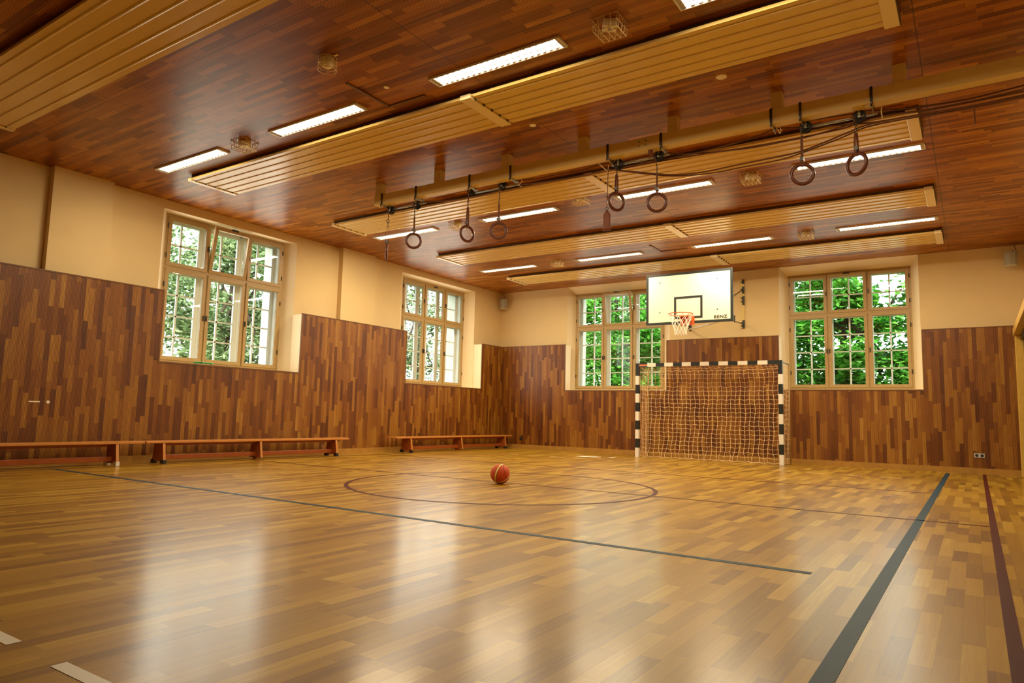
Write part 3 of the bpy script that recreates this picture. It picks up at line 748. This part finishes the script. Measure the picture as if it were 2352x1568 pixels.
# side nets
for s, xa, xb in ((0, gx0, GX+.10), (1, gx1, GX+GW+.015)):
    nd = 6
    def sp_(a_, v):
        y0_ = GY+S8+.0; return Vector((xa+(xb-xa)*a_, y0_+(DEP-S8)*a_, (GH-.08-.06*a_)*(1-v)+.012+.02*math.sin(a_*9+v*14)*math.sin(PI*v)))
    for i in range(nd+1): m.tube([sp_(i/nd, j/20) for j in range(21)], NR, 4)
    for j in range(0, 21): m.tube([sp_(i/nd, j/20) for i in range(nd+1)], NR, 4)
m.build('net', M['goal_net'], t, label='beige square-mesh net')

# ------------------------------------------------------------------ basketball hoop
YH = 13.35; BX0_, BX1_, BZ0_, BZ1_ = -5.62, -3.83, 2.77, 3.825
t = hoop = thing('basketball_hoop', 'white rectangular backboard with orange rim above the goal, on the back wall', 'basketball hoop', ((BX0_+BX1_)/2, YB, 3.0))
bd = MB().box(BX0_, BX1_, YH, YH+.03, BZ0_, BZ1_).build('backboard', M['board'], t, bevel=.004)
def frame_xz(x0,x1,z0,z1,w,y0,y1):
    return MB().box(x0,x1,y0,y1,z0,z0+w).box(x0,x1,y0,y1,z1-w,z1).box(x0,x0+w,y0,y1,z0+w,z1-w).box(x1-w,x1,y0,y1,z0+w,z1-w)
frame_xz(BX0_-.002,BX1_+.002,BZ0_-.002,BZ1_+.002,.05,YH-.003,YH+.031).build('border', M['black_paint'], bd, label='black painted border')
frame_xz(-5.02,-4.43,2.868,3.325,.045,YH-.003,YH).build('target_square', M['black_paint'], bd, label='black target rectangle')
for bx_, bz_ in ((-5.32,3.642),(-4.13,3.635),(-5.325,3.022),(-4.135,3.02)):
    MB().cyl((bx_,YH-.006,bz_),(bx_,YH,bz_),.012,8).build('bolt', M['dark_steel'], bd)
# lettering
cu = bpy.data.curves.new('lettering', 'FONT'); cu.body = 'BENZ'; cu.size = .085; cu.extrude = .001; cu.space_character = 1.12; cu.offset = .0018
to = bpy.data.objects.new('lettering_tmp', cu); COL.objects.link(to)
bpy.context.view_layer.update()
dg = bpy.context.evaluated_depsgraph_get()
me = bpy.data.meshes.new_from_object(to.evaluated_get(dg)); bpy.data.objects.remove(to)
xsv = [v.co.x for v in me.vertices]; wt = max(xsv)-min(xsv); x0t = min(xsv)
lo = bpy.data.objects.new('lettering', me); COL.objects.link(lo)
for v in me.vertices:
    a_, b_, c_ = v.co
    wp = Vector((-4.20+(a_-x0t)/wt*.26, YH-.0025-c_, 2.842+b_*.98))
    v.co = wp-hoop.location
me.materials.clear(); me.materials.append(M['black_paint']); lo.parent = bd; lo['label'] = 'dark maker lettering in the lower right corner'
# rim, net, brackets
rx, ry, rz, RR = -4.735, YH-.40, 2.905, .232
rim = MB().torus((rx,ry,rz), (0,0,1), RR, .0095, 48, 8).build('rim', M['orange'], t, smooth=True)
m = MB().box(rx-.14, rx+.14, YH-.012, YH-.004, rz-.17, rz+.015)
m.box(rx-.10, rx+.10, YH-.19, YH-.012, rz-.014, rz+.002)
for s in (-1, 1): m.poly_prism([(rx+s*.10-.003, YH-.012, rz), (rx+s*.10-.003, YH-.20, rz), (rx+s*.10-.003, YH-.19, rz-.02), (rx+s*.10-.003, YH-.012, rz-.15)], (.006,0,0))
m.build('rim_bracket', M['orange'], t, label='orange steel bracket of the rim')
m = MB(); NB = 12; rows_ = [(RR*.98, rz-.01), (RR*.86, rz-.10), (RR*.70, rz-.19), (RR*.58, rz-.27), (RR*.50, rz-.34), (RR*.50, rz-.41)]
def npnt(i, j): g = 2*PI*(i+.5*(j%2))/NB; R_, z_ = rows_[j]; return Vector((rx+R_*math.cos(g), ry+R_*math.sin(g), z_))
for j in range(len(rows_)-1):
    for i in range(NB):
        m.tube([npnt(i,j), npnt(i if j%2 == 0 else i+1, j+1)], .0048, 5); m.tube([npnt(i,j), npnt(i-1 if j%2 == 0 else i, j+1)], .0048, 5)
m.build('net', M['net'], t, label='white cord basketball net')
for bx_ in (-5.46, -4.05):
    wx = -4.235 if bx_ > -5 else -5.455
    MB().tube([(wx,YB-.03,3.76),(bx_,YH+.03,3.12)], .016, 8).build('support_arm', M['steel'], t, smooth=True)
    MB().tube([(wx,YB-.03,3.00),(bx_,YH+.06,2.86)], .016, 8).build('support_arm', M['steel'], t, smooth=True)
    MB().tube([(bx_+.02,YH+.05,2.79),(bx_+.02,YH+.05,3.75)], .02, 8).build('board_rail', M['steel'], t, smooth=True)
MB().tube([(-5.44,YB-.06,2.93),(-4.02,YH+.05,2.80)], .02, 8).build('diagonal_strut', M['white_paint'], t, label='pale diagonal strut below the board', smooth=True)
for wx in (-4.235, -5.455):
    pl = MB().box(wx-.045, wx+.045, YB-.02, YB-.0015, 2.90, 4.0).build('wall_plate', M['beam'], t, label='tan upright plate on the wall')
    for z0_, z1_ in ((2.9,3.08),(3.42,3.62),(3.68,3.84),(3.90,4.0)):
        MB().box(wx+.0, wx+.05, YB-.035, YB-.02, z0_, z1_).build('steel_bracket', M['dark_steel'], pl)
    for z_ in (2.95,3.02,3.5,3.58,3.78,3.94): MB().cyl((wx-.015,YB-.045,z_),(wx-.015,YB-.02,z_),.016,8).build('bolt', M['dark_steel'], pl)
MB().cyl((-3.81,YH+.03,2.74),(-3.81,YH+.03,2.88),.014,8).build('hinge_pin', M['dark_steel'], t)

# ------------------------------------------------------------------ loudspeakers, sockets, cord
def speaker(label, c, yawd):
    t = thing('loudspeaker', label, 'loudspeaker', c)
    x, y, z = c; g = math.radians(yawd)
    f = lambda a, b, cc: (x+a*math.cos(g)-b*math.sin(g), y+a*math.sin(g)+b*math.cos(g), z+cc)
    cab = MB(f).poly_prism([(-.095,.09,-.135),(.095,.09,-.135),(.10,-.05,-.135),(.07,-.085,-.135),(0,-.10,-.135),(-.07,-.085,-.135),(-.10,-.05,-.135)], (0,0,.27)).build('cabinet', M['speaker'], t, bevel=.01)
    m = MB(f)
    pts = [(-.102,-.05),(-.072,-.088),(0,-.104),(.072,-.088),(.102,-.05)]
    for (a0,b0),(a1,b1) in zip(pts, pts[1:]): m.quad((a0,b0,-.12),(a1,b1,-.12),(a1,b1,.12),(a0,b0,.12))
    m.build('grille', M['grille'], t)
    MB(f).tube([(0,.09,.05),(0,.17,.08),(0,.19,.2)], .012, 8).build('mounting_bracket', M['dark_steel'], t)
    MB(f).tube([(.03,.09,.10),(.06,.14,.18),(.02,.16,.30)], .005, 6).build('cable', M['black'], t)
    return t
speaker('beige loudspeaker high in the corner left of the goal', (-10.60, YB-.21, 3.86), 45)
speaker('grey loudspeaker high at the right end of the back wall', (.655, YB-.24, 3.90), -12)
def socket(label, x, z, n):
    t = thing('wall_socket', label, 'socket', (x, YC, z))
    MB().box(x-.04*n, x+.04*n, YC-.012, YC, z-.04, z+.04).build('cover_plate', M['outlet'] if n == 2 else M['black'], t, bevel=.003)
    for k in range(n):
        cx = x+(k-(n-1)/2)*.08
        MB().cyl((cx,YC-.0135,z),(cx,YC-.0115,z),.026,16).build('socket_insert', M['black'], t)
socket('grey double wall socket low on the cladding at the right', .034, .327, 2)
socket('small dark wall socket low on the cladding beside the corner bench', -9.895, .26, 1)
pts = []
for i in range(40):
    k = i/39; pts.append(Vector((XL+.20+.03*math.sin(k*23), 6.45+.33*k, 1.568+.012*abs(math.sin(k*14)))))
tag(MB().tube(pts, .009, 6).tube([p+Vector((.02,.02*math.sin(i),.006)) for i, p in enumerate(pts)], .009, 6).build('green_cord', M['green_cord'], None, smooth=True), 'bright green cord lying on the sill of the left window', 'cord')

# ------------------------------------------------------------------ outside: trees and lawn
struct(MB().box(-60, 30, -30, 60, -1.3, -1.2).build('lawn', M['lawn']))
def tree(label, cx, cy, cz, rx_, ry_, rz_, n, size, mat, seed, group='trees outside the windows'):
    rnd = random.Random(seed)
    t = thing('tree', label, 'tree', (cx, cy, -1.2), group)
    m = MB(); cl_ = []
    for i in range(60):
        while True:
            p = Vector((rnd.uniform(-1,1), rnd.uniform(-1,1), rnd.uniform(-1,1)))
            if .2 < p.length < 1: break
        cl_.append((Vector((cx+p.x*rx_, cy+p.y*ry_, cz+p.z*rz_)), rnd.uniform(.35,.8)))
    for i in range(n):
        c, r = cl_[rnd.randrange(len(cl_))]
        p = c+Vector((rnd.gauss(0,.5), rnd.gauss(0,.5), rnd.gauss(0,.35)))*r
        s = size*rnd.uniform(.6,1.3)
        d = Vector((rnd.uniform(-1,1), rnd.uniform(-1,1), rnd.uniform(-.7,.25))).normalized()
        e = d.cross(Vector((rnd.uniform(-.5,.5), rnd.uniform(-.5,.5), 1))).normalized()
        nn = d.cross(e)*s*.15
        m.add([p-d*s*.5, p+e*s*.33-d*s*.1+nn, p+d*s*.5, p-e*s*.33-d*s*.1+nn], [(0,1,2),(0,2,3)])
    m.build('foliage', mat, t)
    tr = MB().tube([(cx,cy,-1.2),(cx+.05,cy,.6),(cx-.05,cy+.1,cz-rz_*.3),(cx,cy,cz+rz_*.6)], [.17,.14,.10,.03], 10)
    for i in range(14):
        c, r = cl_[i]
        tr.tube([(cx,cy,cz-rz_*.5+rz_*.9*i/14), Vector((cx,cy,cz))*.35+c*.65-Vector((0,0,.1)), c], [.05,.03,.01], 6)
    tr.build('trunk', M['bark'], t, smooth=True)
tree('bright green maple crown filling the right back window', -2.75, 19.6, 3.3, 2.9, 1.6, 2.8, 24000, .20, M['leaf_bright'], 1)
tree('leafy green tree behind the left part of the goal, in the left back window', -9.7, 20.6, 3.2, 2.3, 1.5, 2.6, 15000, .18, M['leaf_bright'], 2)
tree('pale green tree outside the near left window', -16.6, 11.0, 3.8, 1.8, 2.6, 3.0, 15000, .16, M['leaf_pale'], 3)
tree('slender pale tree outside the far left window', -16.0, 17.9, 3.6, 1.0, 1.1, 2.8, 4200, .15, M['leaf_pale'], 4)
tree('tall green tree further off between the back windows', -11.6, 27.5, 3.6, 3.0, 2.0, 3.0, 6000, .24, M['leaf_pale'], 5)

tree('big pale tree far behind the near left window', -24.0, 15.5, 4.5, 3.0, 3.6, 4.0, 9000, .26, M['leaf_pale'], 6)
# ------------------------------------------------------------------ light
wd = bpy.data.worlds.new('sky'); SC.world = wd; wd.use_nodes = True
bg = wd.node_tree.nodes['Background']; bg.inputs[0].default_value = (.93,.98,1,1); bg.inputs[1].default_value = 4.5
def area(name, loc, direction, sx, sy, power, col):
    l = bpy.data.lights.new(name, 'AREA'); l.shape = 'RECTANGLE'; l.size = sx; l.size_y = sy; l.energy = power; l.color = col
    o = bpy.data.objects.new(name, l); COL.objects.link(o); o.location = loc
    o.rotation_euler = Vector(direction).to_track_quat('-Z', 'Y').to_euler()
    return o
for yy, rn in rows:
    for xx in LX: area('fixture_lamp', (xx, yy, H-.03), (0,0,-1), 1.4, .16, {'nearest': 44, 'middle': 72, 'farthest': 70}[rn], (1,.83,.53))
for W in WIN:
    (u0,u1),(v0,v1) = W['f'], W['fz']; fn = W['map']
    c = Vector(fn((u0+u1)/2, (v0+v1)/2, .14)); d = Vector(fn(0,0,-1))-Vector(fn(0,0,0))
    area('daylight', c, d, u1-u0-.15, v1-v0-.15, 30 if W['n'] < 3 else 14, (1,.90,.74))
sl = bpy.data.lights.new('sun', 'SUN'); sl.energy = 8; sl.angle = .02; sl.color = (1,.95,.85)
so_ = bpy.data.objects.new('sun', sl); COL.objects.link(so_); so_.rotation_euler = Vector((-.6,.75,-.75)).to_track_quat('-Z','Y').to_euler(); so_.location = (10,-10,20)
SC.view_settings.view_transform = 'Standard'
SC.view_settings.look = 'None'
SC.view_settings.exposure = .12
SC.cycles.use_denoising = True
SC.cycles.sample_clamp_indirect = 8
SC.cycles.max_bounces = 10
SC.cycles.transparent_max_bounces = 16
